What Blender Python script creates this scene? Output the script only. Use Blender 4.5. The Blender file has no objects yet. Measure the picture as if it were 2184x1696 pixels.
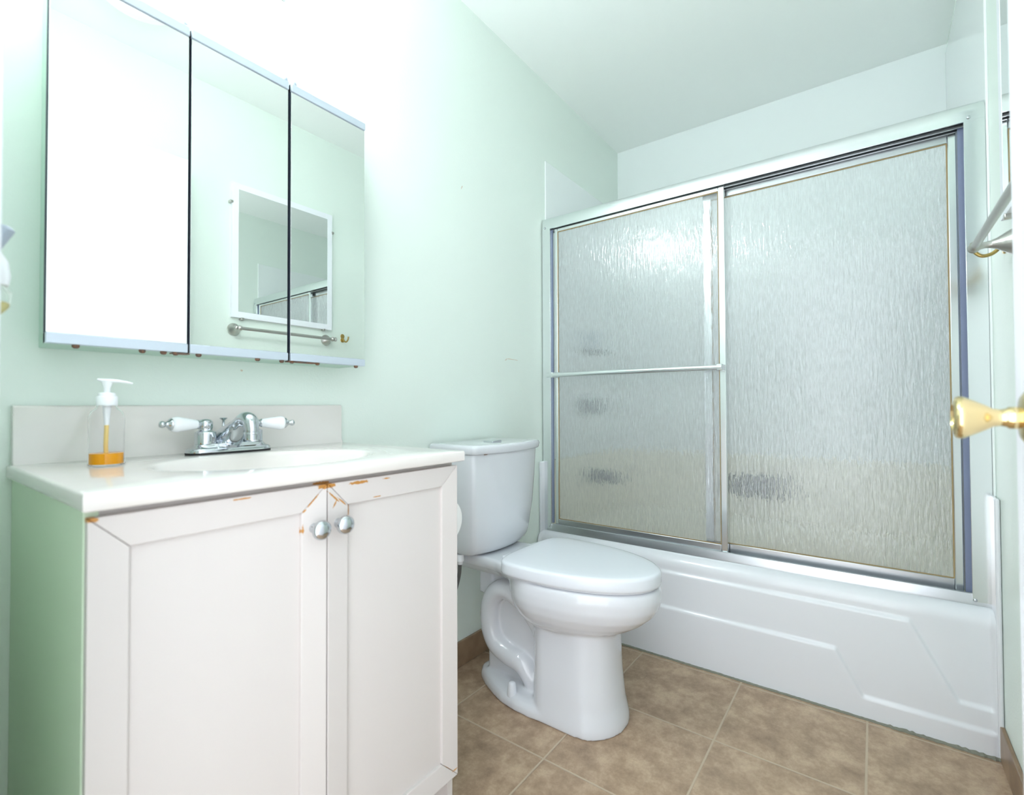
import bpy, bmesh, math, random
from mathutils import Vector, Matrix
random.seed(4)
sc = bpy.context.scene
COL = sc.collection

# ------------------------------------------------------------------ camera
EYE = .96
yaw, pitch, roll = math.radians(36.5708), math.radians(.9496), math.radians(-.2145)
fw = Vector((math.cos(yaw)*math.cos(pitch), math.sin(yaw)*math.cos(pitch), math.sin(pitch)))
rt = Vector((math.sin(yaw), -math.cos(yaw), 0)); up = rt.cross(fw)
rt, up = rt*math.cos(roll)+up*math.sin(roll), up*math.cos(roll)-rt*math.sin(roll)
cd = bpy.data.cameras.new('camera'); cam = bpy.data.objects.new('camera', cd); COL.objects.link(cam)
cam.matrix_world = Matrix(((rt.x, up.x, -fw.x, 0), (rt.y, up.y, -fw.y, 0), (rt.z, up.z, -fw.z, EYE), (0, 0, 0, 1)))
cd.sensor_fit = 'HORIZONTAL'; cd.sensor_width = 36; cd.lens = 1039.13/2184*36; cd.clip_start = .01
cd.dof.use_dof = True; cd.dof.focus_distance = 1.9; cd.dof.aperture_fstop = 3.5
sc.camera = cam
# ------------------------------------------------------------------ view, world
sc.view_settings.view_transform = 'Standard'; sc.view_settings.look = 'None'
sc.view_settings.gamma = 1; sc.view_settings.use_curve_mapping = False
sc.view_settings.exposure = 0.42
sc.cycles.use_denoising = True; sc.cycles.use_adaptive_sampling = True; sc.cycles.adaptive_threshold = .03
sc.cycles.max_bounces = 12; sc.cycles.transmission_bounces = 8; sc.cycles.diffuse_bounces = 8; sc.cycles.glossy_bounces = 8
sc.cycles.sample_clamp_indirect = 8
w = bpy.data.worlds.new('hall_daylight'); sc.world = w; w.use_nodes = True
w.node_tree.nodes['Background'].inputs[0].default_value = (.90, .95, 1, 1)
w.node_tree.nodes['Background'].inputs[1].default_value = 3.0
BULB_POWER = 52.0        # emission of the vanity globes
DOME_POWER = .3         # emission of the ceiling dome
# room
XW, XB, YN, YS, ZC = .06, 2.766, 1.24, -.272, 2.502
GX = 1.905               # shower door frame front plane

# ------------------------------------------------------------------ materials
def srgb(r, g, b):
    f = lambda c: ((c/255+.055)/1.055)**2.4 if c/255 > .04045 else c/255/12.92
    return (f(r), f(g), f(b), 1)
def mat(name, col, rough=.5, metal=0, trans=0, ior=1.45, coat=0, spec=.5, **k):
    m = bpy.data.materials.new(name); m.use_nodes = True
    b = m.node_tree.nodes['Principled BSDF']
    b.inputs['Base Color'].default_value = col; b.inputs['Roughness'].default_value = rough
    b.inputs['Metallic'].default_value = metal; b.inputs['Transmission Weight'].default_value = trans
    b.inputs['IOR'].default_value = ior; b.inputs['Coat Weight'].default_value = coat
    b.inputs['Coat Roughness'].default_value = .05
    b.inputs['Specular IOR Level'].default_value = spec
    return m
def nd(m, t, **k):
    n = m.node_tree.nodes.new(t)
    for a, v in k.items(): setattr(n, a, v)
    return n
def lk(m, a, b): m.node_tree.links.new(a, b)
def pos(m): return nd(m, 'ShaderNodeNewGeometry').outputs['Position']
def bump(m, scale, strength, dist=.001, vscale=None, detail=3):
    g = pos(m); src = g
    if vscale:
        mp = nd(m, 'ShaderNodeMapping'); mp.inputs['Scale'].default_value = vscale; lk(m, g, mp.inputs[0]); src = mp.outputs[0]
    n = nd(m, 'ShaderNodeTexNoise'); n.inputs['Scale'].default_value = scale; n.inputs['Detail'].default_value = detail
    lk(m, src, n.inputs['Vector'])
    b = nd(m, 'ShaderNodeBump'); b.inputs['Strength'].default_value = strength; b.inputs['Distance'].default_value = dist
    lk(m, n.outputs[0], b.inputs['Height']); lk(m, b.outputs[0], m.node_tree.nodes['Principled BSDF'].inputs['Normal'])
    return b
def tint(m, c1, c2, scale, detail=4, lo=.35, hi=.65):
    n = nd(m, 'ShaderNodeTexNoise'); n.inputs['Scale'].default_value = scale; n.inputs['Detail'].default_value = detail
    lk(m, pos(m), n.inputs['Vector'])
    r = nd(m, 'ShaderNodeValToRGB'); r.color_ramp.elements[0].position = lo; r.color_ramp.elements[1].position = hi
    r.color_ramp.elements[0].color = c1; r.color_ramp.elements[1].color = c2
    lk(m, n.outputs[0], r.inputs[0]); lk(m, r.outputs[0], m.node_tree.nodes['Principled BSDF'].inputs['Base Color'])
    return r
GREEN = srgb(230, 240, 233)
M = {}
M['paint'] = mat('green_wall_paint', GREEN, .42); bump(M['paint'], 190, .35, .0012)
M['ceiling'] = mat('green_ceiling_paint', srgb(247, 251, 249), .5); bump(M['ceiling'], 120, .18, .001)
M['panel'] = mat('gloss_surround_panel', srgb(238, 243, 243), .12)
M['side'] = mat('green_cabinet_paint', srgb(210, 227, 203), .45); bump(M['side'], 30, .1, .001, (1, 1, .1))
M['cabside_shade'] = mat('green_cabinet_edge_shaded', srgb(186, 212, 198), .4)  # green paint darkened so its colour holds the shade on the side
M['trim'] = mat('white_trim_paint', srgb(240, 242, 248), .35)
M['doorw'] = mat('white_door_paint', srgb(243, 243, 250), .35)
M['porcelain'] = mat('toilet_porcelain', srgb(214, 216, 221), .07, coat=.4)
M['seat'] = mat('white_seat_plastic', srgb(219, 222, 228), .14)
M['tub'] = mat('tub_enamel', srgb(222, 223, 228), .14)
M['tubin'] = mat('tub_enamel_cream', srgb(240, 236, 220), .2)
M['marble'] = mat('cultured_marble', srgb(240, 236, 230), .1, coat=.3); tint(M['marble'], srgb(229, 224, 221), srgb(224, 219, 214), 7)
M['chrome'] = mat('chrome', (.60, .63, .66, 1), .05, 1)
M['alu'] = mat('bright_aluminium', (.80, .83, .84, 1), .2, 1); bump(M['alu'], 60, .03, .001, (1, .05, .05))
M['alud'] = mat('worn_aluminium_track', (.56, .58, .60, 1), .3, 1); bump(M['alud'], 40, .05, .001)
M['satin'] = mat('satin_white_metal', srgb(205, 214, 226), .35, .35)
M['nickel'] = mat('brushed_nickel', (.55, .54, .51, 1), .3, 1)
M['brass'] = mat('polished_brass', (.80, .64, .34, 1), .12, 1)
M['abrass'] = mat('aged_brass', (.50, .36, .13, 1), .3, 1)
M['mirror'] = mat('mirror_silver', (.92, .935, .925, 1), .008, 1)
M['dark'] = mat('dark_gap_rubber', srgb(40, 46, 66), .5)
M['black'] = mat('black_gasket', srgb(25, 25, 28), .6)
M['caulk'] = mat('brown_stained_seal', srgb(150, 128, 88), .6)
M['rust'] = mat('rusty_screw', srgb(105, 80, 66), .6); tint(M['rust'], srgb(90, 84, 84), srgb(140, 92, 58), 300)
M['plastic'] = mat('white_plastic', srgb(244, 246, 250), .25)
M['greyp'] = mat('grey_plastic', srgb(172, 184, 198), .4)
M['ceramic'] = mat('white_lever_ceramic', srgb(244, 246, 250), .12, coat=.3)
M['clear'] = mat('clear_plastic', (1, 1, 1, 1), .02, 0, 1, 1.12)
M['soap'] = mat('orange_liquid_soap', srgb(255, 172, 0), .15); 
M['tubeo'] = mat('soap_filled_tube', srgb(235, 205, 130), .3)
M['oil'] = mat('pale_yellow_oil', srgb(240, 232, 170), .1, 0, .4)
M['paper'] = mat('tissue_paper', srgb(245, 245, 245), .9); bump(M['paper'], 300, .2)
M['card'] = mat('cardboard_core', srgb(178, 150, 118), .9)
M['rubber'] = mat('braided_hose', srgb(92, 92, 90), .5); bump(M['rubber'], 900, .4)
M['grime'] = mat('dark_grime', srgb(132, 132, 120), .9)
M['grout'] = mat('floor_caulk', srgb(170, 160, 140), .9)
M['smoke'] = mat('dark_chrome', (.12, .14, .17, 1), .25, .6)
def emit(name, col, s):
    m = mat(name, col, .3); b = m.node_tree.nodes['Principled BSDF']
    b.inputs['Base Color'].default_value = (.55, .56, .58, 1); b.inputs['Emission Color'].default_value = col; b.inputs['Emission Strength'].default_value = s; return m
M['bulb'] = emit('lit_frosted_bulb', (.93, .952, 1, 1), BULB_POWER)
M['dome'] = emit('lit_glass_dome', (1, .98, .97, 1), DOME_POWER)

# white vanity paint with chips where brown wood shows
m = M['white'] = mat('white_cabinet_paint', srgb(208, 202, 199), .38); bump(m, 60, .12, .001, (1, 1, .12))
SPOTS = [(.490, .822, .024, .007, 0), (.556, .819, .028, .004, .0), (.505, .800, .022, .0022, -.75), (.523, .789, .016, .002, -.7),
         (.466, .799, .020, .0016, .8), (.452, .784, .006, .0016, .7), (.449, .752, .0028, .011, 0), (.507, .787, .010, .0022, .95),
         (.173, .822, .007, .005, 0), (.60, .786, .012, .0015, 0), (.797, .152, .028, .0009, -.785), (.35, .821, .02, .0018, 0), (.62, .819, .012, .002, 0),
         (.441, .31, .0012, .004, 0), (.812, .142, .010, .0028, .1), (.542, .77, .0012, .02, 0)]
def spots(m, SP, yy, chip, base):
    P0 = pos(m); acc = None
    for (x, z, rx, rz, a) in SP:
        mp = nd(m, 'ShaderNodeMapping', vector_type='TEXTURE'); lk(m, P0, mp.inputs['Vector'])
        mp.inputs['Location'].default_value = (x, yy, z); mp.inputs['Rotation'].default_value = (0, -a, 0); mp.inputs['Scale'].default_value = (rx, 5, rz)
        ln = nd(m, 'ShaderNodeVectorMath', operation='LENGTH'); lk(m, mp.outputs[0], ln.inputs[0])
        if acc is None: acc = ln.outputs['Value']
        else:
            mn = nd(m, 'ShaderNodeMath', operation='MINIMUM'); lk(m, acc, mn.inputs[0]); lk(m, ln.outputs['Value'], mn.inputs[1]); acc = mn.outputs[0]
    nz = nd(m, 'ShaderNodeTexNoise'); nz.inputs['Scale'].default_value = 180; lk(m, P0, nz.inputs['Vector'])
    ad = nd(m, 'ShaderNodeMath', operation='MULTIPLY_ADD'); lk(m, nz.outputs[0], ad.inputs[0]); ad.inputs[1].default_value = 1.2; lk(m, acc, ad.inputs[2])
    mr = nd(m, 'ShaderNodeMath', operation='MULTIPLY'); lk(m, ad.outputs[0], mr.inputs[0]); mr.inputs[1].default_value = .5
    rp = nd(m, 'ShaderNodeValToRGB'); rp.color_ramp.elements[0].position = .62; rp.color_ramp.elements[1].position = .70; lk(m, mr.outputs[0], rp.inputs[0])
    rp.color_ramp.elements[0].color = chip; rp.color_ramp.elements[1].color = base
    lk(m, rp.outputs[0], m.node_tree.nodes['Principled BSDF'].inputs['Base Color'])
spots(m, SPOTS, .77, srgb(186, 132, 66), srgb(208, 202, 199))
# the vanity wall carries a few small scuffs
m = M['paint_marked'] = mat('green_wall_paint_scuffed', GREEN, .42); bump(m, 190, .35, .0012)
spots(m, [(1.662, 1.158, .042, .0022, 0), (1.630, 1.153, .010, .0028, .4), (.562, 1.048, .004, .0035, 0), (1.358, 1.786, .003, .012, -.5), (1.70, 1.157, .02, .0018, -.1)], 1.24, srgb(214, 200, 184), GREEN)

# floor tiles: square grid in world metres
m = M['tile'] = mat('brown_stone_tile', srgb(150, 125, 95), .32)
def tile_nodes(m, x0, y0, sx, sy, grout):
    p = pos(m); sp = nd(m, 'ShaderNodeSeparateXYZ'); lk(m, p, sp.inputs[0])
    ds = []; cells = []
    for ax, o, s in ((0, x0, sx), (1, y0, sy)):
        a = nd(m, 'ShaderNodeMath', operation='MULTIPLY_ADD'); lk(m, sp.outputs[ax], a.inputs[0]); a.inputs[1].default_value = 1/s; a.inputs[2].default_value = -o/s+20
        f = nd(m, 'ShaderNodeMath', operation='FRACT'); lk(m, a.outputs[0], f.inputs[0])
        fl = nd(m, 'ShaderNodeMath', operation='FLOOR'); lk(m, a.outputs[0], fl.inputs[0]); cells.append(fl.outputs[0])
        b = nd(m, 'ShaderNodeMath', operation='SUBTRACT'); lk(m, f.outputs[0], b.inputs[0]); b.inputs[1].default_value = .5
        c = nd(m, 'ShaderNodeMath', operation='ABSOLUTE'); lk(m, b.outputs[0], c.inputs[0]); ds.append(c.outputs[0])
    mx = nd(m, 'ShaderNodeMath', operation='MAXIMUM'); lk(m, ds[0], mx.inputs[0]); lk(m, ds[1], mx.inputs[1])
    g = nd(m, 'ShaderNodeMapRange'); lk(m, mx.outputs[0], g.inputs[0]); g.inputs[1].default_value = .4905; g.inputs[2].default_value = .494
    cb = nd(m, 'ShaderNodeCombineXYZ'); lk(m, cells[0], cb.inputs[0]); lk(m, cells[1], cb.inputs[1])
    wn = nd(m, 'ShaderNodeTexWhiteNoise'); lk(m, cb.outputs[0], wn.inputs[0])
    sc3 = nd(m, 'ShaderNodeVectorMath', operation='MULTIPLY_ADD'); lk(m, wn.outputs['Color'], sc3.inputs[0]); sc3.inputs[1].default_value = (7, 7, 7); lk(m, p, sc3.inputs[2])
    n1 = nd(m, 'ShaderNodeTexNoise'); n1.inputs['Scale'].default_value = 13; n1.inputs['Detail'].default_value = 10; n1.inputs['Roughness'].default_value = .76; lk(m, sc3.outputs[0], n1.inputs['Vector'])
    r = nd(m, 'ShaderNodeValToRGB'); e = r.color_ramp.elements; e[0].position = .33; e[1].position = .7
    e[0].color = srgb(138, 115, 95); e[1].color = srgb(200, 176, 150); k = e.new(.5); k.color = srgb(168, 143, 119)
    lk(m, n1.outputs[0], r.inputs[0])
    mx2 = nd(m, 'ShaderNodeMixRGB'); lk(m, g.outputs[0], mx2.inputs[0]); lk(m, r.outputs[0], mx2.inputs[1]); mx2.inputs[2].default_value = grout
    b = m.node_tree.nodes['Principled BSDF']; lk(m, mx2.outputs[0], b.inputs['Base Color'])
    hh = nd(m, 'ShaderNodeMath', operation='MULTIPLY_ADD'); lk(m, g.outputs[0], hh.inputs[0]); hh.inputs[1].default_value = -1; 
    n2 = nd(m, 'ShaderNodeMath', operation='MULTIPLY'); lk(m, n1.outputs[0], n2.inputs[0]); n2.inputs[1].default_value = .5; lk(m, n2.outputs[0], hh.inputs[2])
    bp = nd(m, 'ShaderNodeBump'); bp.inputs['Strength'].default_value = .5; bp.inputs['Distance'].default_value = .0015; lk(m, hh.outputs[0], bp.inputs['Height']); lk(m, bp.outputs[0], b.inputs['Normal'])
tile_nodes(m, 1.475, .0275, .35, .3525, srgb(186, 168, 146))
M['basetile'] = mat('brown_base_tile', srgb(140, 116, 90), .35); tint(M['basetile'], srgb(124, 100, 78), srgb(164, 138, 112), 9, 8)

# rain glass: rough refraction with vertical ripple, slightly milky
m = M['rain'] = mat('rain_glass', (.97, .985, 1, 1), .06, 0, 1, 1.6)
bump(m, 120, .9, .0022, (1, 1, .2), 2)
tl = nd(m, 'ShaderNodeBsdfTranslucent'); tl.inputs[0].default_value = (.97, .98, .98, 1)
df = nd(m, 'ShaderNodeBsdfDiffuse'); df.inputs[0].default_value = (.95, .965, .985, 1)
tr_ = nd(m, 'ShaderNodeBsdfTransparent')
def mixs(f, a, b):
    x = nd(m, 'ShaderNodeMixShader'); x.inputs[0].default_value = f; lk(m, a, x.inputs[1]); lk(m, b, x.inputs[2]); return x.outputs[0]
haze = mixs(.5, tl.outputs[0], df.outputs[0])
o1 = mixs(.24, m.node_tree.nodes['Principled BSDF'].outputs[0], haze)
mpg = nd(m, 'ShaderNodeMapping'); mpg.inputs['Scale'].default_value = (1, 1, .13); lk(m, pos(m), mpg.inputs[0])
ns = nd(m, 'ShaderNodeTexNoise'); ns.inputs['Scale'].default_value = 260; ns.inputs['Detail'].default_value = 3; lk(m, mpg.outputs[0], ns.inputs['Vector'])
mg = nd(m, 'ShaderNodeMapRange'); lk(m, ns.outputs[0], mg.inputs[0]); mg.inputs[1].default_value = .3; mg.inputs[2].default_value = .7; mg.inputs[3].default_value = .10; mg.inputs[4].default_value = .27
lk(m, mg.outputs[0], o1.node.inputs[0])       # film painted in streaks, for the light play of the ripples
o1 = mixs(.07, o1, tr_.outputs[0])
lk(m, o1, m.node_tree.nodes['Material Output'].inputs[0])

# ------------------------------------------------------------------ mesh helpers
def box(bm, x0, x1, y0, y1, z0, z1):
    v = [bm.verts.new((x, y, z)) for x in (x0, x1) for y in (y0, y1) for z in (z0, z1)]
    for f in ((0, 1, 3, 2), (4, 6, 7, 5), (0, 4, 5, 1), (2, 3, 7, 6), (0, 2, 6, 4), (1, 5, 7, 3)): bm.faces.new([v[i] for i in f])
def loft(bm, rings, cap=True, closed=True):
    R = [[bm.verts.new(p) for p in r] for r in rings]
    n = len(R[0])
    for a, b in zip(R, R[1:]):
        for i in range(n if closed else n-1):
            j = (i+1) % n
            bm.faces.new((a[i], a[j], b[j], b[i]))
    if cap and closed: bm.faces.new(R[0][::-1]); bm.faces.new(R[-1])
def frame_of(d):
    d = Vector(d).normalized(); h = Vector((0, 0, 1)) if abs(d.z) < .9 else Vector((1, 0, 0))
    u = d.cross(h).normalized(); return u, d.cross(u).normalized()
def tube(bm, pts, r, seg=16, cap=True, flat=1):
    pts = [Vector(p) for p in pts]; n = len(pts)
    if not isinstance(r, (list, tuple)): r = [r]*n
    u = None; rings = []
    for i, p in enumerate(pts):
        d = (pts[min(i+1, n-1)]-pts[max(i-1, 0)]).normalized()
        if u is None: u, v = frame_of(d)
        else:
            u = (u-d*u.dot(d)).normalized(); v = d.cross(u)
        rings.append([p+u*(math.cos(2*math.pi*k/seg)*r[i])+v*(math.sin(2*math.pi*k/seg)*r[i]*flat) for k in range(seg)])
    loft(bm, rings, cap)
def smooth_path(pts, n=6):
    pts = [Vector(p) for p in pts]; out = []
    for i in range(len(pts)-1):
        p0, p1, p2, p3 = pts[max(i-1, 0)], pts[i], pts[i+1], pts[min(i+2, len(pts)-1)]
        for k in range(n):
            t = k/n
            out.append(.5*((2*p1)+(p2-p0)*t+(2*p0-5*p1+4*p2-p3)*t*t+(3*p1-p0-3*p2+p3)*t**3))
    out.append(pts[-1]); return out
def lerp_list(rs, n=6):
    out = []
    for a, b in zip(rs, rs[1:]): out += [a+(b-a)*k/n for k in range(n)]
    return out+[rs[-1]]
def lathe(bm, prof, org, axis=(0, 0, 1), seg=32, cap=True):
    o = Vector(org); d = Vector(axis).normalized(); u, v = frame_of(d)
    loft(bm, [[o+d*z+u*(math.cos(2*math.pi*k/seg)*r)+v*(math.sin(2*math.pi*k/seg)*r) for k in range(seg)] for r, z in prof], cap)
def prism(bm, poly, axis, a, b):
    # poly of 2-D points; axis 'x': (y,z), 'y': (x,z), 'z': (x,y)
    f = {'x': lambda p, t: (t, p[0], p[1]), 'y': lambda p, t: (p[0], t, p[1]), 'z': lambda p, t: (p[0], p[1], t)}[axis]
    loft(bm, [[f(p, a) for p in poly], [f(p, b) for p in poly]])
def rrect(x0, x1, y0, y1, r, z, n=6):
    out = []
    for cx, cy, a0 in ((x1-r, y1-r, 0), (x0+r, y1-r, 90), (x0+r, y0+r, 180), (x1-r, y0+r, 270)):
        for k in range(n+1):
            a = math.radians(a0+90*k/n); out.append((cx+r*math.cos(a), cy+r*math.sin(a), z))
    return out
def link(name, bm, mt, parent=None, smooth=35, bev=0, seg=2):
    bmesh.ops.recalc_face_normals(bm, faces=bm.faces)
    me = bpy.data.meshes.new(name)
    if smooth:
        for f in bm.faces: f.smooth = True
        for e in bm.edges:
            if len(e.link_faces) == 2 and e.calc_face_angle(0) > math.radians(smooth): e.smooth = False
    bm.to_mesh(me); bm.free()
    o = bpy.data.objects.new(name, me); COL.objects.link(o)
    o.data.materials.append(M[mt] if isinstance(mt, str) else mt)
    if parent:
        o.parent = parent
        q = parent; off = Vector((0, 0, 0))
        while q: off += q.location; q = q.parent
        o.location = -off
    if bev:
        b = o.modifiers.new('bevel', 'BEVEL'); b.width = bev; b.segments = seg; b.limit_method = 'ANGLE'; b.angle_limit = math.radians(35)
        b.harden_normals = False
    return o
def bx(name, mt, parent, *c, bev=0, **k):
    bm = bmesh.new(); box(bm, *c); return link(name, bm, mt, parent, bev=bev, **k)
def cyl(name, mt, parent, prof, org, axis=(0, 0, 1), seg=32, **k):
    bm = bmesh.new(); lathe(bm, prof, org, axis, seg); return link(name, bm, mt, parent, **k)
def tb(name, mt, parent, pts, r, seg=16, **k):
    bm = bmesh.new(); tube(bm, pts, r, seg); return link(name, bm, mt, parent, smooth=50, **k)
def thing(name, label, cat, loc, group=None):
    o = bpy.data.objects.new(name, None); COL.objects.link(o); o.location = loc; o.empty_display_size = .05
    return tag(o, label, cat, group)
def tag(o, label, cat, group=None):
    o['label'] = label; o['category'] = cat
    if group: o['group'] = group
    return o
def struct(o, label=None, cat=None):
    o['kind'] = 'structure'
    if label: o['label'] = label
    if cat: o['category'] = cat
    return o

# ------------------------------------------------------------------ room shell
T = .1
struct(bx('floor', 'tile', None, -.25, XB+T, YS-T, YN+T, -.1, 0, smooth=0), 'brown stone tile floor laid in a square grid', 'floor')
struct(bx('ceiling', 'ceiling', None, XW-.12, XB+T, YS-T, YN+T, ZC, ZC+.1, smooth=0), 'pale green painted ceiling', 'ceiling')
struct(bx('wall_north', 'paint_marked', None, XW-.12, XB+T, YN, YN+T, 0, ZC, smooth=0), 'pale green textured wall behind the vanity and toilet', 'wall')
struct(bx('wall_south', 'paint', None, XW-.12, XB+T, YS-T, YS, 0, ZC, smooth=0), 'pale green wall with the towel bar and framed mirror', 'wall')
struct(bx('wall_east', 'panel', None, XB, XB+T, YS, YN, 0, ZC, smooth=0), 'smooth pale wall at the back of the bathtub', 'wall')
bm = bmesh.new(); JN = .60; JS = -.16
box(bm, XW-.12, XW, JN, YN, 0, ZC); box(bm, XW-.12, XW, YS, JS, 0, ZC); box(bm, XW-.12, XW, JS, JN, 2.06, ZC)
struct(link('wall_west', bm, 'paint', None, smooth=0), 'pale green wall around the doorway', 'wall')
struct(bx('trim_1', 'trim', None, XW, XW+.0135, JN+.0, JN+.065, 0, 2.11, bev=.003), 'white door casing at the left edge of the picture', 'trim')
# surround panels on the end walls of the tub
struct(bx('trim_2', 'panel', None, 1.938, XB, YN-.006, YN, .70, 2.12, bev=.0015), 'glossy surround panel on the wall at the tap end of the tub', 'panel')
struct(bx('trim_3', 'panel', None, 1.90, XB, YS, YS+.006, .70, 2.46, bev=.0015), 'glossy surround panel on the wall at the far right end of the tub', 'panel')
struct(bx('baseboard_north', 'basetile', None, .83, 1.85, YN-.010, YN, 0, .092, bev=.002), 'brown tile baseboard behind the toilet', 'baseboard')
struct(bx('baseboard_south', 'basetile', None, .92, 1.845, YS, YS+.010, 0, .092, bev=.002), 'brown tile baseboard beside the right end of the tub', 'baseboard')

# ------------------------------------------------------------------ door, open against the south wall
d = bx('door_1', 'doorw', None, .075, .870, -.178, -.1435, .012, 2.045, bev=.002)
struct(d, 'white door standing open at the right edge of the picture', 'door')
kx, kz = .782, .944
bm = bmesh.new(); lathe(bm, [(.030, 0), (.032, .002), (.031, .006), (.024, .010), (.013, .012)], (kx, -.1435, kz), (0, 1, 0), 40); rose = link('rosette', bm, 'brass', d, smooth=60)
bm = bmesh.new()
lathe(bm, [(.0115, .010), (.0125, .014), (.0125, .020), (.0105, .0225), (.0095, .027), (.0105, .033), (.0150, .040), (.0200, .049), (.0245, .058), (.0255, .0615), (.0245, .0650), (.021, .0672), (.0165, .0682), (.0155, .0665), (.001, .0660)], (kx, -.1435, kz), (0, 1, 0), 48)
link('door_knob', bm, 'brass', d, smooth=50)['label'] = 'flared polished brass knob'

# ------------------------------------------------------------------ vanity cabinet
VX0, VX1, VY, ZT = .168, .824, .785, .834
v = thing('vanity_cabinet', 'white two-door vanity cabinet with chipped paint under the sink counter', 'cabinet', (.495, 1.0, 0))
bm = bmesh.new()
box(bm, VX1-.016, VX1, VY, YN-.002, .0, ZT); box(bm, VX0+.004, VX1-.016, YN-.010, YN-.002, .1, ZT)
box(bm, VX0+.004, VX1-.016, VY, YN-.010, .115, .131); box(bm, VX0+.004, VX1-.016, VY, VY+.018, .80, ZT)
link('carcass', bm, 'white', v, bev=.001)
bx('side_panel', 'side', v, VX0, VX0+.0155, VY-.004, YN-.002, .0, ZT, bev=.001)['label'] = 'green painted side of the cabinet'
bx('toe_kick', 'white', v, VX0+.016, VX1-.016, VY+.06, VY+.075, .0, .115, bev=.001)
def vanity_door(x0, x1, knobx):
    z0, z1, w = .128, .8245, .0435
    dd = bx('door', 'white', v, x0+.001, x1-.001, .7775, .784, z0+.001, z1-.001)
    a, b, c = .765, .7715, .778
    def piece(name, o1, o2, i1, i2):
        bm = bmesh.new()
        # outer edge proud, inner edge a little recessed, mitred ends
        F = [(o1[0], a, o1[1]), (o2[0], a, o2[1]), (i1[0], b-.001, i1[1]), (i2[0], b-.001, i2[1])]
        B = [(p[0], c, p[2]) for p in F]
        loft(bm, [F, B]); link(name, bm, 'white', dd, smooth=0, bev=.0012)
    g = .0004
    piece('rail', (x0+g, z1), (x1-g, z1), (x1-w-g, z1-w), (x0+w+g, z1-w))
    piece('rail', (x1-g, z0), (x0+g, z0), (x0+w+g, z0+w), (x1-w-g, z0+w))
    piece('stile', (x0, z0+g), (x0, z1-g), (x0+w, z1-w-g), (x0+w, z0+w+g))
    piece('stile', (x1, z1-g), (x1, z0+g), (x1-w, z0+w+g), (x1-w, z1-w-g))
    bm = bmesh.new()
    lathe(bm, [(.0085, -.003), (.0085, 0), (.006, .003), (.0055, .010), (.009, .013), (.0150, .016), (.0168, .020), (.0160, .0245), (.0125, .0285), (.006, .0305), (.0005, .031)], (knobx, .766, .7525), (0, -1, 0), 32)
    link('knob', bm, 'chrome', dd, smooth=60)['label'] = 'round chrome cabinet knob'
vanity_door(.169, .4905, .468); vanity_door(.4928, .8205, .514)

# ------------------------------------------------------------------ countertop with moulded basin
CX0, CX1, CY0, CZ = .161, .829, .750, .858
ct = thing('vanity_countertop', 'off-white moulded sink counter on top of the vanity cabinet', 'countertop', (.495, 1.0, ZT))
bm = bmesh.new(); N = 96; cx, cy = .495, .955
def ell(a, b, z): return [(cx+a*math.cos(2*math.pi*k/N), cy+b*math.sin(2*math.pi*k/N), z) for k in range(N)]
def rect(ins, z):
    x0, x1, y0, y1 = CX0+ins, CX1-ins, CY0+ins, YN-.001-ins; out = []
    hx, hy = (x1-x0)/2, (y1-y0)/2; mx, my = (x0+x1)/2, (y0+y1)/2
    for k in range(N):
        t = 2*math.pi*k/N; c, s = math.cos(t), math.sin(t); f = 1/max(abs(c), abs(s)); out.append([mx+hx*c*f, my+hy*s*f, z])
    return out
rings = [ell(.012, .012, .735), ell(.06, .045, .738), ell(.115, .085, .752), ell(.150, .112, .775), ell(.172, .128, .805), ell(.184, .138, .832), ell(.1905, .143, .848), ell(.196, .1475, .8560), ell(.204, .154, CZ-.0004), ell(.215, .163, CZ),
         rect(.006, CZ), rect(.0022, CZ-.0008), rect(.0006, CZ-.0025), rect(0, CZ-.005), rect(0, .8365), rect(.002, ZT+.0005),
         rect(.03, ZT+.0005), ell(.21, .16, ZT+.0005), ell(.19, .145, .80), ell(.16, .12, .762), ell(.06, .045, .728), ell(.012, .012, .726)]
loft(bm, rings); link('counter', bm, 'marble', ct, smooth=50)
bm = bmesh.new(); prism(bm, [(YN-.0005, CZ-.002), (YN-.0005, .9635), (YN-.016, .9635), (YN-.019, .9605), (YN-.020, .868), (YN-.026, CZ-.002)], 'x', .166, CX1-.0)
link('backsplash', bm, 'marble', ct, smooth=50, bev=.0015)
cyl('drain', 'chrome', ct, [(.021, .7355), (.021, .739), (.016, .7405), (.0005, .7405)], (cx, cy, 0))

# ------------------------------------------------------------------ faucet
fx, fy, fz = .503, 1.163, .858
f = thing('faucet', 'chrome centerset faucet with white lever handles at the back of the sink', 'faucet', (fx, fy, fz))
def pill(hx, hy, z):
    out = []
    for s, a0 in ((1, -90), (-1, 90)):
        for k in range(13):
            a = math.radians(a0+180*k/12); out.append((fx+s*(hx-hy)+hy*math.cos(a), fy+hy*math.sin(a), z))
    return out
bm = bmesh.new(); loft(bm, [pill(.0885, .0295, fz-.0002), pill(.0885, .0295, fz+.004)]); link('gasket', bm, 'black', f)
bm = bmesh.new(); loft(bm, [pill(.088, .029, fz+.004), pill(.088, .029, fz+.009), pill(.085, .0265, fz+.0125), pill(.078, .0225, fz+.0145), pill(.073, .0205, fz+.019), pill(.071, .0195, fz+.0215), pill(.069, .018, fz+.0225)])
link('base_plate', bm, 'chrome', f, smooth=50)
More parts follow.
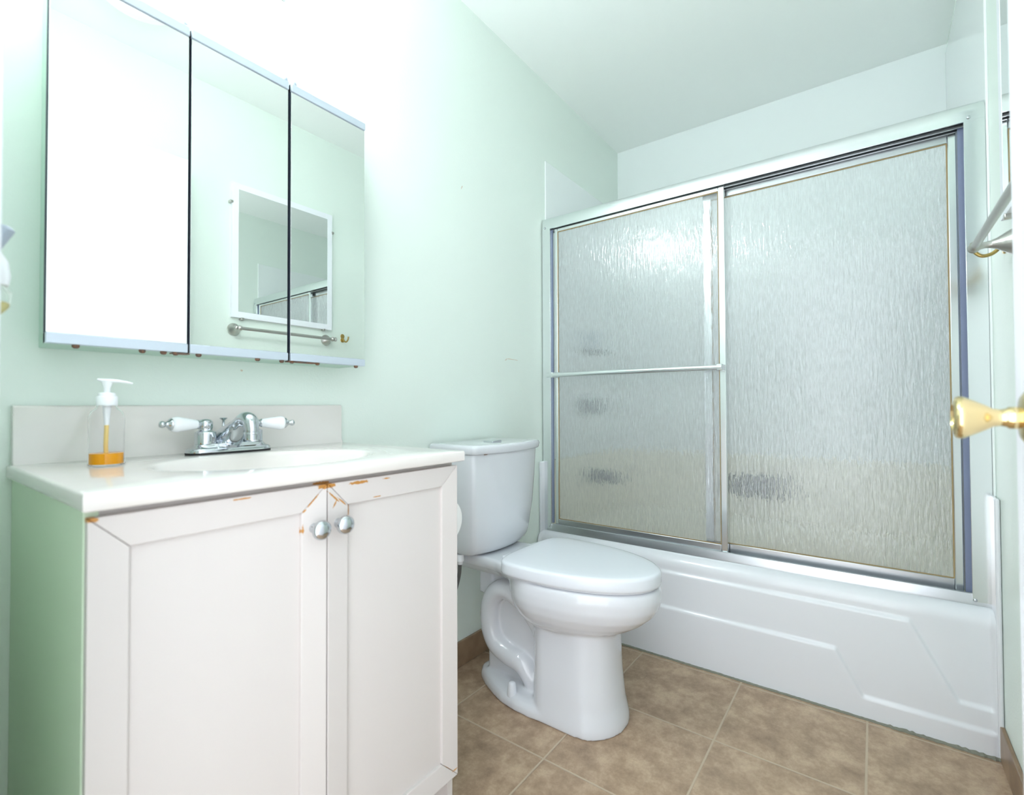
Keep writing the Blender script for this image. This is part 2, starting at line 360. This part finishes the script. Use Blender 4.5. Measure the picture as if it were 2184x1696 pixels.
for s in (-1, 1):
    X0 = fx+s*.0505
    cyl('valve_body', 'chrome', f, [(.0205, .022), (.0205, .046), (.0195, .048), (.014, .050), (.0125, .052), (.0140, .057), (.0148, .063), (.0140, .069), (.011, .0735), (.005, .0755), (.0005, .076)], (X0, fy, fz), smooth=60)
    ax = Vector((-1, -.12, .03)).normalized() if s < 0 else Vector((.93, -.36, -.02)).normalized()
    o = Vector((X0, fy, fz+.064))
    h = cyl('handle', 'ceramic', f, [(.0085, .017), (.0095, .019), (.0125, .034), (.0155, .052), (.0163, .058), (.0150, .064), (.012, .068)], o, ax, smooth=60)
    h['label'] = 'white ceramic lever'
    cyl('ferrule', 'chrome', h, [(.006, .008), (.0065, .012), (.010, .016), (.010, .0182), (.008, .019)], o, ax, smooth=60)
    cyl('finial', 'chrome', h, [(.0125, .067), (.0122, .070), (.008, .073), (.005, .077), (.0048, .0785), (.0065, .081), (.0072, .0845), (.0060, .088), (.0005, .090)], o, ax, smooth=60)
bm = bmesh.new()
P = smooth_path([(fx, fy+.006, fz+.018), (fx, fy+.004, fz+.032), (fx, fy-.020, fz+.044), (fx, fy-.048, fz+.062), (fx, fy-.074, fz+.074), (fx, fy-.093, fz+.070), (fx, fy-.100, fz+.056), (fx, fy-.101, fz+.046)])
R = lerp_list([.031, .030, .024, .018, .0168, .0160, .0142, .0134])
tube(bm, P, R, 28); sp = link('spout', bm, 'chrome', f, smooth=70)
cyl('aerator', 'chrome', sp, [(.0135, 0), (.0155, -.001), (.0158, -.005), (.0140, -.006), (.0140, -.017), (.0115, -.018), (.0110, -.015), (.0005, -.015)], (fx, fy-.101, fz+.049), smooth=40)
cyl('lift_rod', 'chrome', f, [(.0070, .020), (.0085, .034), (.0070, .040), (.0045, .044), (.0060, .050), (.0062, .054), (.0038, .057), (.0026, .060), (.0026, .071), (.0075, .0745), (.0082, .0765), (.006, .0775), (.0005, .0775)], (fx-.004, fy+.024-.0, fz), seg=20, smooth=60)

# ------------------------------------------------------------------ soap dispenser
sx, sy = .2625, 1.078; s0 = CZ+.0005
s = thing('soap_dispenser', 'clear pump bottle with a little orange soap on the left of the counter', 'soap dispenser', (sx, sy, s0))
cyl('bottle', 'clear', s, [(.0005, 0), (.0235, 0), (.0252, .0018), (.0252, .078), (.0245, .086), (.0215, .094), (.0160, .0995), (.0140, .102), (.0140, .107),
     (.0128, .107), (.0128, .1015), (.0150, .0985), (.0203, .0932), (.0233, .0855), (.0240, .078), (.0240, .0030), (.0005, .0028)], (sx, sy, s0), seg=48, smooth=40)
cyl('liquid_soap', 'soap', s, [(.0005, .0029), (.0238, .0031), (.0238, .0215), (.0005, .0215)], (sx, sy, s0), seg=48)['label'] = 'orange liquid soap'
tb('dip_tube', 'tubeo', s, [(sx, sy, s0+.012), (sx-.001, sy, s0+.035), (sx, sy, s0+.072)], .0033)
tb('tube_neck', 'plastic', s, [(sx, sy, s0+.070), (sx, sy, s0+.078), (sx, sy, s0+.090), (sx, sy, s0+.105)], [.0038, .0042, .0052, .0065])
p = cyl('pump_cap', 'plastic', s, [(.0148, .1045), (.0150, .106), (.0150, .1195), (.0142, .1205), (.0125, .121), (.0122, .1250), (.0105, .1265), (.005, .127), (.0048, .135), (.0065, .139), (.0085, .1475), (.0005, .148)], (sx, sy, s0), smooth=45)
bm = bmesh.new()
dx, dy = .93, -.36
Q = [(-.013, .1495), (-.006, .1478), (.004, .1474), (.016, .1472), (.028, .1455), (.036, .1430)]
tube(bm, [(sx+dx*a, sy+dy*a, s0+b) for a, b in Q], [.0035, .0062, .0068, .0050, .0036, .0026], 16, flat=.55)
link('nozzle', bm, 'plastic', p, smooth=60)

# ------------------------------------------------------------------ medicine cabinet
mc = thing('medicine_cabinet', 'three-door mirrored medicine cabinet on the wall above the vanity', 'cabinet', (.515, YN, 1.068))
MX0, MX1, MZ0, MZ1, MF = .191, .8385, 1.071, 1.7465, 1.13
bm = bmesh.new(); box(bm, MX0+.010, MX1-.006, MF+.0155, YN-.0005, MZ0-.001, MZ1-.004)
link('body', bm, 'cabside_shade', mc, bev=.001)
seams = [(MX0, .4050), (.4090, .6180), (.6245, MX1)]
for i, (a, b) in enumerate(seams):
    dd = bx('door', 'dark', mc, a, b, MF+.004, MF+.0150, MZ0, MZ1)
    bx('mirror', 'mirror', dd, a+.0006, b-.0006, MF+.0005, MF+.0042, MZ0+.018, MZ1-.019, bev=.0004)
    bx('top_rail', 'satin', dd, a, b, MF-.003, MF+.0152, MZ1-.0185, MZ1+.0005, bev=.001)
    bx('bottom_rail', 'satin', dd, a, b, MF-.003, MF+.0152, MZ0-.0005, MZ0+.0175, bev=.001)
for x in (.3965, .6100, .6330):
    cyl('hinge', 'greyp', mc, [(.0085, 0), (.009, .002), (.008, .010), (.005, .013), (.0005, .0135)], (x, MF+.006, MZ1-.001), seg=20, smooth=50)
tb('spring_clip', 'chrome', mc, [(.650, MF+.03, MZ1-.004), (.665, MF+.028, MZ1+.010), (.690, MF+.026, MZ1+.013), (.702, MF+.025, MZ1+.0115), (.699, MF+.025, MZ1+.007)], .0016, 8)
for x in (.232, .330, .365, .386, .428, .550, .607, .632, .700, .815):
    cyl('bumper', 'rust', mc, [(.0055, .001), (.0055, -.004), (.0035, -.0065), (.0005, -.007)], (x, MF+.006, MZ0), seg=14, smooth=50)
for x, l in ((.38, .030), (.622, .040), (.66, .035)):
    bx('rusty_hinge', 'rust', mc, x, x+l, MF+.002, MF+.02, MZ0-.0035, MZ0-.001)

# ------------------------------------------------------------------ outlet with plug-in air freshener, on the west wall by the vanity
o_ = thing('wall_outlet', 'white outlet plate at the left edge of the picture behind the air freshener', 'outlet', (XW, .80, 1.10))
bx('plate', 'plastic', o_, XW, XW+.006, .765, .835, 1.035, 1.15, bev=.002)
af = thing('air_freshener', 'white plug-in air freshener at the left edge of the picture', 'air freshener', (XW+.006, .80, 1.08))
bm = bmesh.new(); yy = .80
loft(bm, [rrect(XW+.0062, XW+.043, yy-.022, yy+.022, .012, 1.098), rrect(XW+.0062, XW+.0445, yy-.024, yy+.024, .014, 1.108), rrect(XW+.0062, XW+.0425, yy-.023, yy+.023, .014, 1.125), rrect(XW+.0062, XW+.0365, yy-.02, yy+.02, .012, 1.136)])
link('housing', bm, 'plastic', af, smooth=50)
bm = bmesh.new(); loft(bm, [rrect(XW+.0062, XW+.0355, yy-.019, yy+.019, .01, 1.1365), rrect(XW+.0062, XW+.0470, yy-.026, yy+.026, .012, 1.1600), rrect(XW+.0062, XW+.0440, yy-.024, yy+.024, .011, 1.1640)])
link('vent_cap', bm, 'greyp', af, smooth=50)
bm = bmesh.new(); loft(bm, [rrect(XW+.010, XW+.038, yy-.016, yy+.016, .010, 1.066), rrect(XW+.008, XW+.044, yy-.02, yy+.02, .013, 1.074), rrect(XW+.008, XW+.046, yy-.022, yy+.022, .014, 1.090), rrect(XW+.012, XW+.040, yy-.018, yy+.018, .011, 1.0978)])
bt = link('bottle', bm, 'clear', af, smooth=60)
bm = bmesh.new(); loft(bm, [rrect(XW+.013, XW+.036, yy-.014, yy+.014, .009, 1.0675), rrect(XW+.011, XW+.042, yy-.018, yy+.018, .012, 1.0750), rrect(XW+.011, XW+.0425, yy-.019, yy+.019, .012, 1.0790)])
link('oil', bm, 'oil', bt, smooth=60)

# ------------------------------------------------------------------ toilet
tx = 1.372
t = thing('toilet', 'white two-piece toilet with closed lid between the vanity and the tub', 'toilet', (tx, .9, 0))
def egg(yc, af, ab, hw, z, n=56, e=2.0, eb=2.0):
    out = []
    for k in range(n):
        a = 2*math.pi*k/n; c, s_ = math.cos(a), math.sin(a)
        ex = e if c > 0 else eb
        px = math.copysign(abs(s_)**(2/ex), s_)*hw; py = math.copysign(abs(c)**(2/ex), c)
        out.append((tx+px, yc-py*af if py > 0 else yc-py*ab, z))
    return out
bm = bmesh.new()
loft(bm, [egg(.82, tf, tb_, hw, z) for z, tf, tb_, hw in ((.268, .185, .10, .100), (.283, .205, .12, .122), (.300, .240, .14, .142), (.320, .272, .15, .158), (.345, .300, .16, .171), (.372, .318, .165, .178), (.400, .324, .165, .180), (.422, .322, .165, .178), (.4315, .316, .16, .173))])
def chaikin(p, n=2):
    for _ in range(n):
        p = [q for i in range(len(p)) for a, b in ((p[i], p[(i+1) % len(p)]),) for q in ((a[0]*.75+b[0]*.25, a[1]*.75+b[1]*.25), (a[0]*.25+b[0]*.75, a[1]*.25+b[1]*.75))]
    return p
def colm(z, tip, hw, back):
    k = max(0, 1-z/.2)          # rounder towards the floor
    c = .058-.010*k
    return [(x+tx, y, z) for x, y in chaikin([(-hw, back+.06), (-hw, tip+.12), (-hw*(.97-.02*k), tip+.060-.006*k), (-c, tip-.004*k), (c, tip-.004*k), (hw*(.97-.02*k), tip+.060-.006*k), (hw, tip+.12), (hw, back+.06)], 3)]
loft(bm, [colm(0, .606, .127, .83), colm(.02, .607, .126, .83), colm(.07, .618, .119, .83), (colm(.15, .626, .113, .83)), colm(.24, .630, .110, .83), colm(.32, .632, .108, .83)])
box(bm, tx-.036, tx+.036, .80, 1.10, .01, .40)                    # web between the trapway tubes
box(bm, tx-.045, tx+.045, 1.075, 1.13, .30, .42)
foot = [(-.124, .78), (-.131, .86), (-.130, .92), (-.120, .98), (-.100, 1.03), (-.072, 1.085), (-.045, 1.125), (-.015, 1.145)]
foot = foot+[(-a, b) for a, b in foot[::-1]]
loft(bm, [[(tx+a*k, .9+(b-.9)*kk, z) for a, b in foot] for k, kk, z in ((.985, .99, 0), (1, 1, .004), (.99, 1, .022), (.93, .97, .034), (.80, .9, .040))])
for s_ in (-1, 1):
    X = tx+s_*.046
    tube(bm, smooth_path([(X, .845, .20), (X, .885, .265), (X, .950, .318), (X, 1.02, .335), (X, 1.072, .293), (X, 1.083, .215), (X, 1.058, .148), (X, 1.00, .120), (X, .945, .108), (X-s_*.006, .905, .062), (X-s_*.012, .885, .02)], 5), .034, 18)
dk = [(-.172, .84), (-.150, .93), (-.122, 1.00), (-.116, 1.05), (-.116, 1.10), (-.116, 1.205)]
dk = dk+[(-a, b) for a, b in dk[::-1]]
loft(bm, [[(tx+a*k, b if i else max(b, .84), z) for a, b in dk] for i, (k, z) in enumerate(((.62, .385), (.80, .402), (.96, .420), (1, .432), (1, .446), (.97, .4535)))])
bowl = link('bowl', bm, 'porcelain', t, smooth=0)
rm = bowl.modifiers.new('remesh', 'REMESH'); rm.mode = 'VOXEL'; rm.voxel_size = .0042; rm.use_smooth_shade = True
sm = bowl.modifiers.new('smooth', 'SMOOTH'); sm.factor = .5; sm.iterations = 9
# seat ring and lid
YC = .845
def lidring(ins, z): return egg(YC, .348-ins, .122-ins, .183-ins, z, 72, 2.05, 4.2)
bm = bmesh.new(); loft(bm, [lidring(.016, .4318), lidring(.011, .4325), lidring(.010, .4365), lidring(.014, .4375)]); link('seat', bm, 'seat', t, smooth=50)
bm = bmesh.new(); loft(bm, [lidring(.010, .4385), lidring(.003, .4390), lidring(.001, .4410), lidring(0, .4470), lidring(.0005, .4690), lidring(.002, .4740), lidring(.006, .4775), lidring(.014, .4790), lidring(.04, .4802), lidring(.09, .4810)])
link('seat_lid', bm, 'seat', t, smooth=60)
for s_ in (-1, 1):
    bx('hinge', 'seat', t, tx+s_*.075-.022, tx+s_*.075+.022, .962, .990, .452, .4665, bev=.004)
def tankring(hw, yf, z, bulge=.026, r=.016):
    yb = 1.226; out = [(tx-hw, yb, z), (tx-hw, yf+bulge+.032, z), (tx-hw+.0015, yf+bulge+.014, z), (tx-hw+.008, yf+bulge+.003, z)]
    n = 18
    for k in range(n+1):
        u = -1+2*k/n; out.append((tx+(hw-.018)*u, yf+bulge*abs(u)**2.2-.0015*0, z))
    out += [(tx+hw-.008, yf+bulge+.003, z), (tx+hw-.0015, yf+bulge+.014, z), (tx+hw, yf+bulge+.032, z), (tx+hw, yb, z)]
    return out
bm = bmesh.new()
loft(bm, [tankring(h, y, z) for h, y, z in ((.142, 1.070, .4555), (.148, 1.055, .458), (.155, 1.043, .466), (.159, 1.034, .482), (.164, 1.028, .51), (.174, 1.018, .60), (.181, 1.013, .70), (.1865, 1.010, .799))])
link('tank', bm, 'porcelain', t, smooth=50)
bm = bmesh.new()
loft(bm, [tankring(h, y, z) for h, y, z in ((.186, 1.008, .7995), (.191, 1.003, .8005), (.1935, 1.000, .805), (.195, .998, .820), (.193, 1.000, .8265), (.188, 1.005, .8295), (.17, 1.02, .8302))])
link('tank_lid', bm, 'porcelain', t, smooth=50)
bx('lid_chip', 'rust', t, tx-.152, tx-.140, 1.0145, 1.02, .7992, .8012)['label'] = 'dark chip on the lower edge of the tank lid'
bm = bmesh.new(); prism(bm, [(-.026, .8300), (-.024, .8335), (.0, .8352), (.026, .8365), (.027, .8300)], 'y', 1.085, 1.128)
for q in bm.verts: q.co.x += tx
link('flush_button', bm, 'chrome', t, bev=.001)
for s_ in (-1, 1):
    cyl('bolt_cap', 'seat', t, [(.0165, 0), (.0160, .012), (.0125, .036), (.0105, .0405), (.006, .042), (.0005, .0422)], (tx+s_*.104, .945, .030), smooth=50)
# water supply under the tank
ws = thing('water_supply', 'water supply hose under the left side of the toilet tank', 'hose', (1.235, 1.22, .2))
cyl('nut', 'plastic', ws, [(.015, .4545), (.015, .432), (.012, .428), (.010, .420)], (1.235, 1.140, 0), seg=12)
tb('hose', 'rubber', ws, smooth_path([(1.235, 1.140, .425), (1.233, 1.143, .38), (1.225, 1.16, .31), (1.222, 1.19, .24), (1.24, 1.20, .20)]), .0065, 12)
cyl('stop_valve', 'chrome', ws, [(.02, 0), (.02, .004), (.008, .006), (.008, .035), (.012, .04), (.012, .06), (.0005, .06)], (1.24, YN, .19), (0, -1, 0), 20)

# ------------------------------------------------------------------ toilet paper on the vanity's right side
hx, hz = .893, .668
tp = thing('toilet_paper_holder', 'chrome toilet paper holder on the right side of the vanity', 'holder', (VX1, .9, hz))
bx('plate', 'chrome', tp, VX1, VX1+.005, .962, .992, hz-.02, hz+.02, bev=.002)
tb('arm', 'chrome', tp, smooth_path([(VX1+.004, .977, hz), (hx-.01, .977, hz), (hx, .970, hz), (hx, .95, hz), (hx, .86, hz)], 4), .006, 12)
cyl('end_cap', 'chrome', tp, [(.006, 0), (.010, .002), (.010, .008), (.004, .012), (.0005, .012)], (hx, .860, hz), (0, -1, 0), 20)
tr = thing('toilet_paper_roll', 'white toilet paper roll showing past the right edge of the vanity', 'toilet paper', (hx, .915, hz))
bm = bmesh.new(); lathe(bm, [(.020, 0), (.0525, 0), (.054, .002), (.054, .094), (.0525, .096), (.020, .096)], (hx, .865, hz), (0, 1, 0), 48, cap=False); link('paper', bm, 'paper', tr)
bm = bmesh.new(); lathe(bm, [(.0061, .001), (.0200, .001), (.0200, .095), (.0061, .095)], (hx, .865, hz), (0, 1, 0), 32, cap=False); link('core', bm, 'card', tr)

# ------------------------------------------------------------------ bathtub
bt = thing('bathtub', 'white alcove bathtub with a stepped apron and raised back rim', 'bathtub', (2.3, .484, 0))
TX0, TZ = 1.850, .387
YA, YB = YS+.002, YN-.002
bm = bmesh.new()
loft(bm, [rrect(a, XB-.002, YA, YB, r, z, 8) for a, r, z in ((TX0+.05, .004, 0), (TX0+.05, .004, TZ-.02))] +
     [rrect(TX0+.056, XB-.006, YA+.004, YB-.004, .006, TZ-.006, 8)] +
     [rrect(TX0+.13, XB-.075, YA+.10, YB-.10, .12, TZ-.002, 8), rrect(TX0+.142, XB-.087, YA+.112, YB-.112, .12, TZ-.012, 8), rrect(TX0+.165, XB-.105, YA+.14, YB-.14, .13, .25, 8), rrect(TX0+.20, XB-.14, YA+.20, YB-.18, .13, .10, 8), rrect(TX0+.27, XB-.2, YA+.29, YB-.25, .13, .062, 8)])
link('basin', bm, 'tubin', bt, smooth=50)
def step(u): 
    u = min(1, max(0, u)); return u*u*(3-2*u)
L1 = [(0, .323), (.561, .323), (.665, .123), (.80, .123)]; L2 = [(0, .191), (.378, .191), (.446, .064), (.80, .064)]
def pl(L, y):
    for (a, b), (c, d_) in zip(L, L[1:]):
        if y <= c: return b+(d_-b)*(y-a)/(c-a)
    return L[-1][1]
ys = [YA+(YB-YA)*i/360 for i in range(361)]; zs = [.002+(.345-.002)*j/110 for j in range(111)]
bm = bmesh.new(); rows = []
for z in zs:
    row = []
    for y in ys:
        a = abs(y-.484); e = step((.745-a)/.012)
        g1 = 1.0 if .561 > a or a > .665 else .8; g2 = 1.0 if .378 > a or a > .446 else .8
        off = .0075*step((pl(L1, a)-z)*g1/.014+.5)+.0075*step((pl(L2, a)-z)*g2/.014+.5)
        x = TX0+.013-off*e-.013*(1-e)
        rnd = min(y-YA, YB-y)
        if rnd < .012: x += .012-math.sqrt(max(0, .012**2-(.012-rnd)**2))
        row.append((x, y, z))
    rows.append(row)
top = rows[-1]
for k in range(1, 9):
    a = math.radians(90*k/8); rows.append([(p[0]+.042*(1-math.cos(a)), p[1], .345+.042*math.sin(a)) for p in top])
rows.append([(TX0+.12, p[1], TZ-.0003) for p in top]); rows.append([(TX0+.125, p[1], TZ-.004) for p in top])
loft(bm, rows, cap=False, closed=False); link('apron', bm, 'tub', bt, smooth=60)
bm = bmesh.new()
box(bm, 1.975, XB-.001, YN-.022, YN-.001, TZ-.03, .702); box(bm, XB-.024, XB-.001, YS+.001, YN-.001, TZ-.03, .702); box(bm, 1.975, XB-.001, YS+.001, YS+.022, TZ-.03, .702)
link('upstand', bm, 'tubin', bt, bev=.008, seg=3)
bx('end_flange', 'tub', bt, 1.874, 1.98, YN-.014, YN-.001, TZ-.05, .702, bev=.006, seg=3); bx('end_flange', 'tub', bt, 1.843, 1.98, YS+.001, YS+.0125, .004, .702, bev=.005, seg=3)
bm = bmesh.new()
ra, rb, rc = [], [], []
for k in range(200):
    y = YS+.006+k*.0075; r = random.random(); q = 1 if k < 34 else .35
    xx = TX0-.0108-.005*r*q; ra.append((xx, y, .0003)); rb.append((xx, y, .0016+.004*q*random.random())); rc.append((TX0+.004, y, .003+.005*q*random.random()))
loft(bm, [ra, rb, rc], cap=False, closed=False)
link('floor_seal', bm, 'grime', bt, smooth=0)['label'] = 'grimy seal along the foot of the apron'

# things inside the tub, seen through the glass
h = thing('shower_valve', 'round chrome shower tap on the wall behind the frosted glass', 'tap', (2.33, YN-.006, .955))
cyl('escutcheon', 'chrome', h, [(.075, 0), (.075, .004), (.06, .012), (.03, .016)], (2.33, YN-.006, .955), (0, -1, 0), 32, smooth=50)
cyl('knob', 'smoke', h, [(.025, .014), (.026, .03), (.042, .036), (.046, .060), (.036, .075), (.0005, .078)], (2.33, YN-.006, .955), (0, -1, 0), 24, smooth=50)
h = thing('tub_spout', 'chrome tub spout low on the wall behind the frosted glass', 'spout', (2.36, YN-.022, .60))
tb('pipe', 'smoke', h, [(2.36, YN-.0235, .585), (2.36, YN-.10, .588), (2.36, YN-.15, .577), (2.36, YN-.165, .553)], [.036, .034, .032, .026], 20)
h = thing('soap_ledge', 'small soap dish high on the wall behind the frosted glass', 'soap dish', (2.38, YN-.006, 1.27))
bx('tray', 'smoke', h, 2.30, 2.44, YN-.075, YN-.006, 1.235, 1.255, bev=.004); bx('back_plate', 'greyp', h, 2.30, 2.44, YN-.016, YN-.006, 1.255, 1.36, bev=.004)
h = thing('grab_rail', 'dark metal grab rail low on the back wall behind the frosted glass', 'rail', (XB-.024, .49, .545))
tb('bar', 'smoke', h, smooth_path([(XB-.024, .60, .545), (XB-.06, .595, .545), (XB-.072, .57, .545), (XB-.072, .42, .545), (XB-.06, .395, .545), (XB-.024, .39, .545)], 4), .022, 14)
bx('plate', 'smoke', h, XB-.034, XB-.024, .36, .63, .49, .60, bev=.004)

# ------------------------------------------------------------------ shower door: fixed frame
HZ1, HZ0, TR = 1.832, 1.777, .387
YL, YR = YN-.0065, YS+.0065
sf = thing('shower_door_frame', 'bright metal track and jambs of the shower doors on the tub rim', 'frame', (GX, .484, TR))
bm = bmesh.new()
n = 10; prof = [(GX+.066, HZ1), (GX+.014, HZ1)]+[(GX+.014-.014*math.sin(math.radians(90*k/n)), HZ1-.040+.040*math.cos(math.radians(90*k/n))) for k in range(1, n+1)]+[(GX, HZ0), (GX+.004, HZ0), (GX+.004, HZ1-.022), (GX+.062, HZ1-.022), (GX+.062, HZ0), (GX+.066, HZ0)]
loft(bm, [[(x, y, z) for x, z in prof] for y in (YR, YL)]); link('header', bm, 'alu', sf, smooth=25)
bm = bmesh.new(); box(bm, GX+.018, GX+.022, YR+.03, YL-.03, HZ0-.006, HZ1-.024); box(bm, GX+.040, GX+.044, YR+.03, YL-.03, HZ0-.006, HZ1-.024); link('guide_rail', bm, 'alud', sf)
bm = bmesh.new()
prof = [(GX-.002, TR), (GX-.002, TR+.006), (GX+.004, TR+.030), (GX+.007, TR+.032), (GX+.010, TR+.028), (GX+.012, TR+.010), (GX+.034, TR+.010), (GX+.036, TR+.020), (GX+.039, TR+.020), (GX+.041, TR+.010), (GX+.066, TR+.010), (GX+.068, TR)]
loft(bm, [[(x, y, z) for x, z in prof] for y in (YR+.002, YL-.020)]); link('sill_track', bm, 'alud', sf, smooth=20)
for nm, a, b, c in (('jamb', YL-.042, YL, 1), ('jamb', YR, YR+.046, -1)):
    bm = bmesh.new()
    a2, b2 = (a, b)
    inn = a if c > 0 else b
    box(bm, GX-.001, GX+.004, a, b, TR+.001, HZ0); box(bm, GX+.0045, GX+.064, *( (b-.006, b) if c > 0 else (a, a+.006)), TR+.02, HZ0)
    box(bm, GX+.004, GX+.012, *((a, a+.004) if c > 0 else (b-.004, b)), TR+.032, HZ0)
    link(nm, bm, 'alu', sf, smooth=20, bev=.0008)
M['seal'] = mat('blue_grey_channel_shade', srgb(126, 136, 164), .35)  # dark colour for added strips that paint the shade in the jamb gaps
bx('channel_shade', 'seal', sf, GX+.030, GX+.060, YR+.0062, YR+.0560, TR+.022, HZ0-.002); bx('channel_shade', 'seal', sf, GX+.0125, GX+.020, YL-.0475, YL-.0425, TR+.034, HZ0-.002)
for y, z in ((YL-.014, HZ0+.008), (YR+.035, HZ0+.010), (YL-.036, TR+.018), (YR+.040, TR+.014)):
    cyl('screw', 'chrome', sf, [(.005, 0), (.0045, .0022), (.0025, .0034), (.0005, .0036)], (GX-.0005, y, z), (-1, 0, 0), 14, smooth=60)

# ------------------------------------------------------------------ the two sliding glass panels
def panel(name, label, x, y0, y1, z0, z1, fl, fr, ft, fb, topm='alu'):
    g = thing(name, label, 'glass door', (x+.008, (y0+y1)/2, z0))
    # y0 is the right edge seen from the room (smaller y)
    bx('glass', 'rain', g, x+.0055, x+.0105, y0+fr-.003, y1-fl+.003, z0+fb-.003, z1-ft+.003, smooth=0)
    bx('stile', 'alu', g, x, x+.016, y1-fl, y1, z0, z1, bev=.002); bx('stile', 'alu', g, x, x+.016, y0, y0+fr, z0, z1, bev=.002)
    bx('rail', topm, g, x+.0004, x+.0156, y0+fr, y1-fl, z1-ft, z1, bev=.002); bx('rail', 'alud', g, x+.0004, x+.0156, y0+fr, y1-fl, z0, z0+fb, bev=.002)
    bm = bmesh.new(); e = .0028
    for c in ((y1-fl-e, y1-fl, z0+fb, z1-ft), (y0+fr, y0+fr+e, z0+fb, z1-ft), (y0+fr+e, y1-fl-e, z1-ft-e, z1-ft), (y0+fr+e, y1-fl-e, z0+fb, z0+fb+e)):
        box(bm, x+.003, x+.0054, *c)
    link('gasket', bm, 'caulk', g, smooth=0)
    return g
front = panel('sliding_shower_door', 'left frosted glass shower door with a chrome towel bar', GX+.013, .437, 1.176, TR+.0145, HZ0+.018, .016, .022, .034, .040)
rear = panel('sliding_shower_door', 'right frosted glass shower door, the wider pane without a bar', GX+.043, YR+.058, .522, TR+.0145, HZ0+.018, .030, .020, .050, .040, 'alud')
bz, bxx = 1.097, GX-.035
tbr = tb('towel_bar', 'alu', front, [(bxx, .440, bz), (bxx, 1.19, bz)], .0105, 20)
for y in (.448, 1.165):
    bm = bmesh.new(); box(bm, bxx-.008, GX+.0128, y-.010, y+.010, bz-.012, bz+.012); link('bracket', bm, 'alu', tbr, bev=.003)

# ------------------------------------------------------------------ south wall: framed mirror, towel bar, hook
wm = thing('wall_mirror', 'white framed mirror on the wall above the towel bar', 'mirror', (1.365, YS, 1.74))
a, b, c, d_ = 1.092, 1.640, 1.400, 2.068; fy0, fy1 = YS, YS+.020; fw_ = .030
bx('glass', 'mirror', wm, a+fw_-.004, b-fw_+.004, fy0+.003, fy1-.0006, c+fw_-.004, d_-fw_+.004, smooth=0)
for nm, q in (('stile', (a, a+fw_, c, d_)), ('stile', (b-fw_, b, c, d_)), ('rail', (a+fw_, b-fw_, c, c+fw_)), ('rail', (a+fw_, b-fw_, d_-fw_, d_))):
    bx(nm, 'trim', wm, q[0], q[1], fy0, fy1, q[2], q[3], bev=.0006)
for x, z in ((a-.004, d_-.10), (b+.004, d_-.10), (a+.05, c-.004), (b-.05, c-.004)):
    bx('mirror_clip', 'nickel', wm, x-.008, x+.008, fy0+.0005, fy1+.003, z-.006, z+.006, bev=.002)
tw = thing('towel_bar', 'brushed nickel towel bar on the wall under the framed mirror', 'towel bar', (1.355, YS, 1.352))
ty, tz = YS+.070, 1.341
tb('bar', 'nickel', tw, [(1.098, ty, tz), (1.628, ty, tz)], .0085, 20)
for x in (1.108, 1.612):
    br = cyl('bracket', 'nickel', tw, [(.0095, .040), (.0075, .052), (.0090, .060), (.0125, .066), (.0128, .072), (.010, .079), (.0005, .082)], (x, YS, tz), (0, 1, 0), 24, smooth=60)
    cyl('rosette', 'nickel', br, [(.030, 0), (.031, .003), (.029, .008), (.021, .020), (.013, .032), (.0095, .041)], (x, YS, tz), (0, 1, 0), 32, smooth=60)
    cyl('finial', 'nickel', br, [(.0085, 0), (.0120, .003), (.0115, .009), (.006, .013), (.0005, .014)], (x+(.012 if x > 1.3 else -.012), ty, tz), (1 if x > 1.3 else -1, 0, 0), 20, smooth=60)
rh = thing('robe_hook', 'small brass robe hook on the wall beyond the towel bar', 'hook', (1.722, YS, 1.37))
bm = bmesh.new(); lathe(bm, [(.013, 0), (.014, .002), (.012, .005), (.0005, .006)], (1.722, YS, 1.375), (0, 1, 0), 20); lathe(bm, [(.013, 0), (.014, .002), (.012, .005), (.0005, .006)], (1.722, YS, 1.352), (0, 1, 0), 20)
link('plate', bm, 'abrass', rh, smooth=50)
tb('prong', 'abrass', rh, smooth_path([(1.722, YS+.004, 1.364), (1.722, YS+.022, 1.344), (1.722, YS+.042, 1.340), (1.722, YS+.056, 1.352), (1.722, YS+.060, 1.368)], 5), [.0045]*20+[.006], 12)

# ------------------------------------------------------------------ lamps of the room
vl = thing('vanity_light', 'vanity light bar with four globe bulbs on the wall above the medicine cabinet', 'lamp', (.35, YN, 2.05))
bx('back_bar', 'chrome', vl,     .10, .665, YN-.035, YN, 2.03, 2.13, bev=.004)
for i in range(4):
    x = .20+.14*i
    so = cyl('socket', 'chrome', vl, [(.028, .034), (.028, .05), (.02, .055)], (x, YN, 2.06), (0, -1, 0), 24)
    bm = bmesh.new(); bmesh.ops.create_uvsphere(bm, u_segments=24, v_segments=16, radius=.044, matrix=Matrix.Translation((x, YN-.094, 2.06))); link('bulb', bm, 'bulb', so, smooth=80)
cl = thing('ceiling_light', 'round white dome light on the ceiling', 'lamp', (.60, .13, ZC))
cyl('rim', 'trim', cl, [(.165, 0), (.165, -.012), (.150, -.018), (.0005, -.018)], (.60, .13, ZC), seg=48)
cyl('dome', 'dome', cl, [(.148, -.018), (.140, -.040), (.115, -.062), (.075, -.078), (.03, -.085), (.0005, -.086)], (.60, .13, ZC), seg=48, smooth=70)
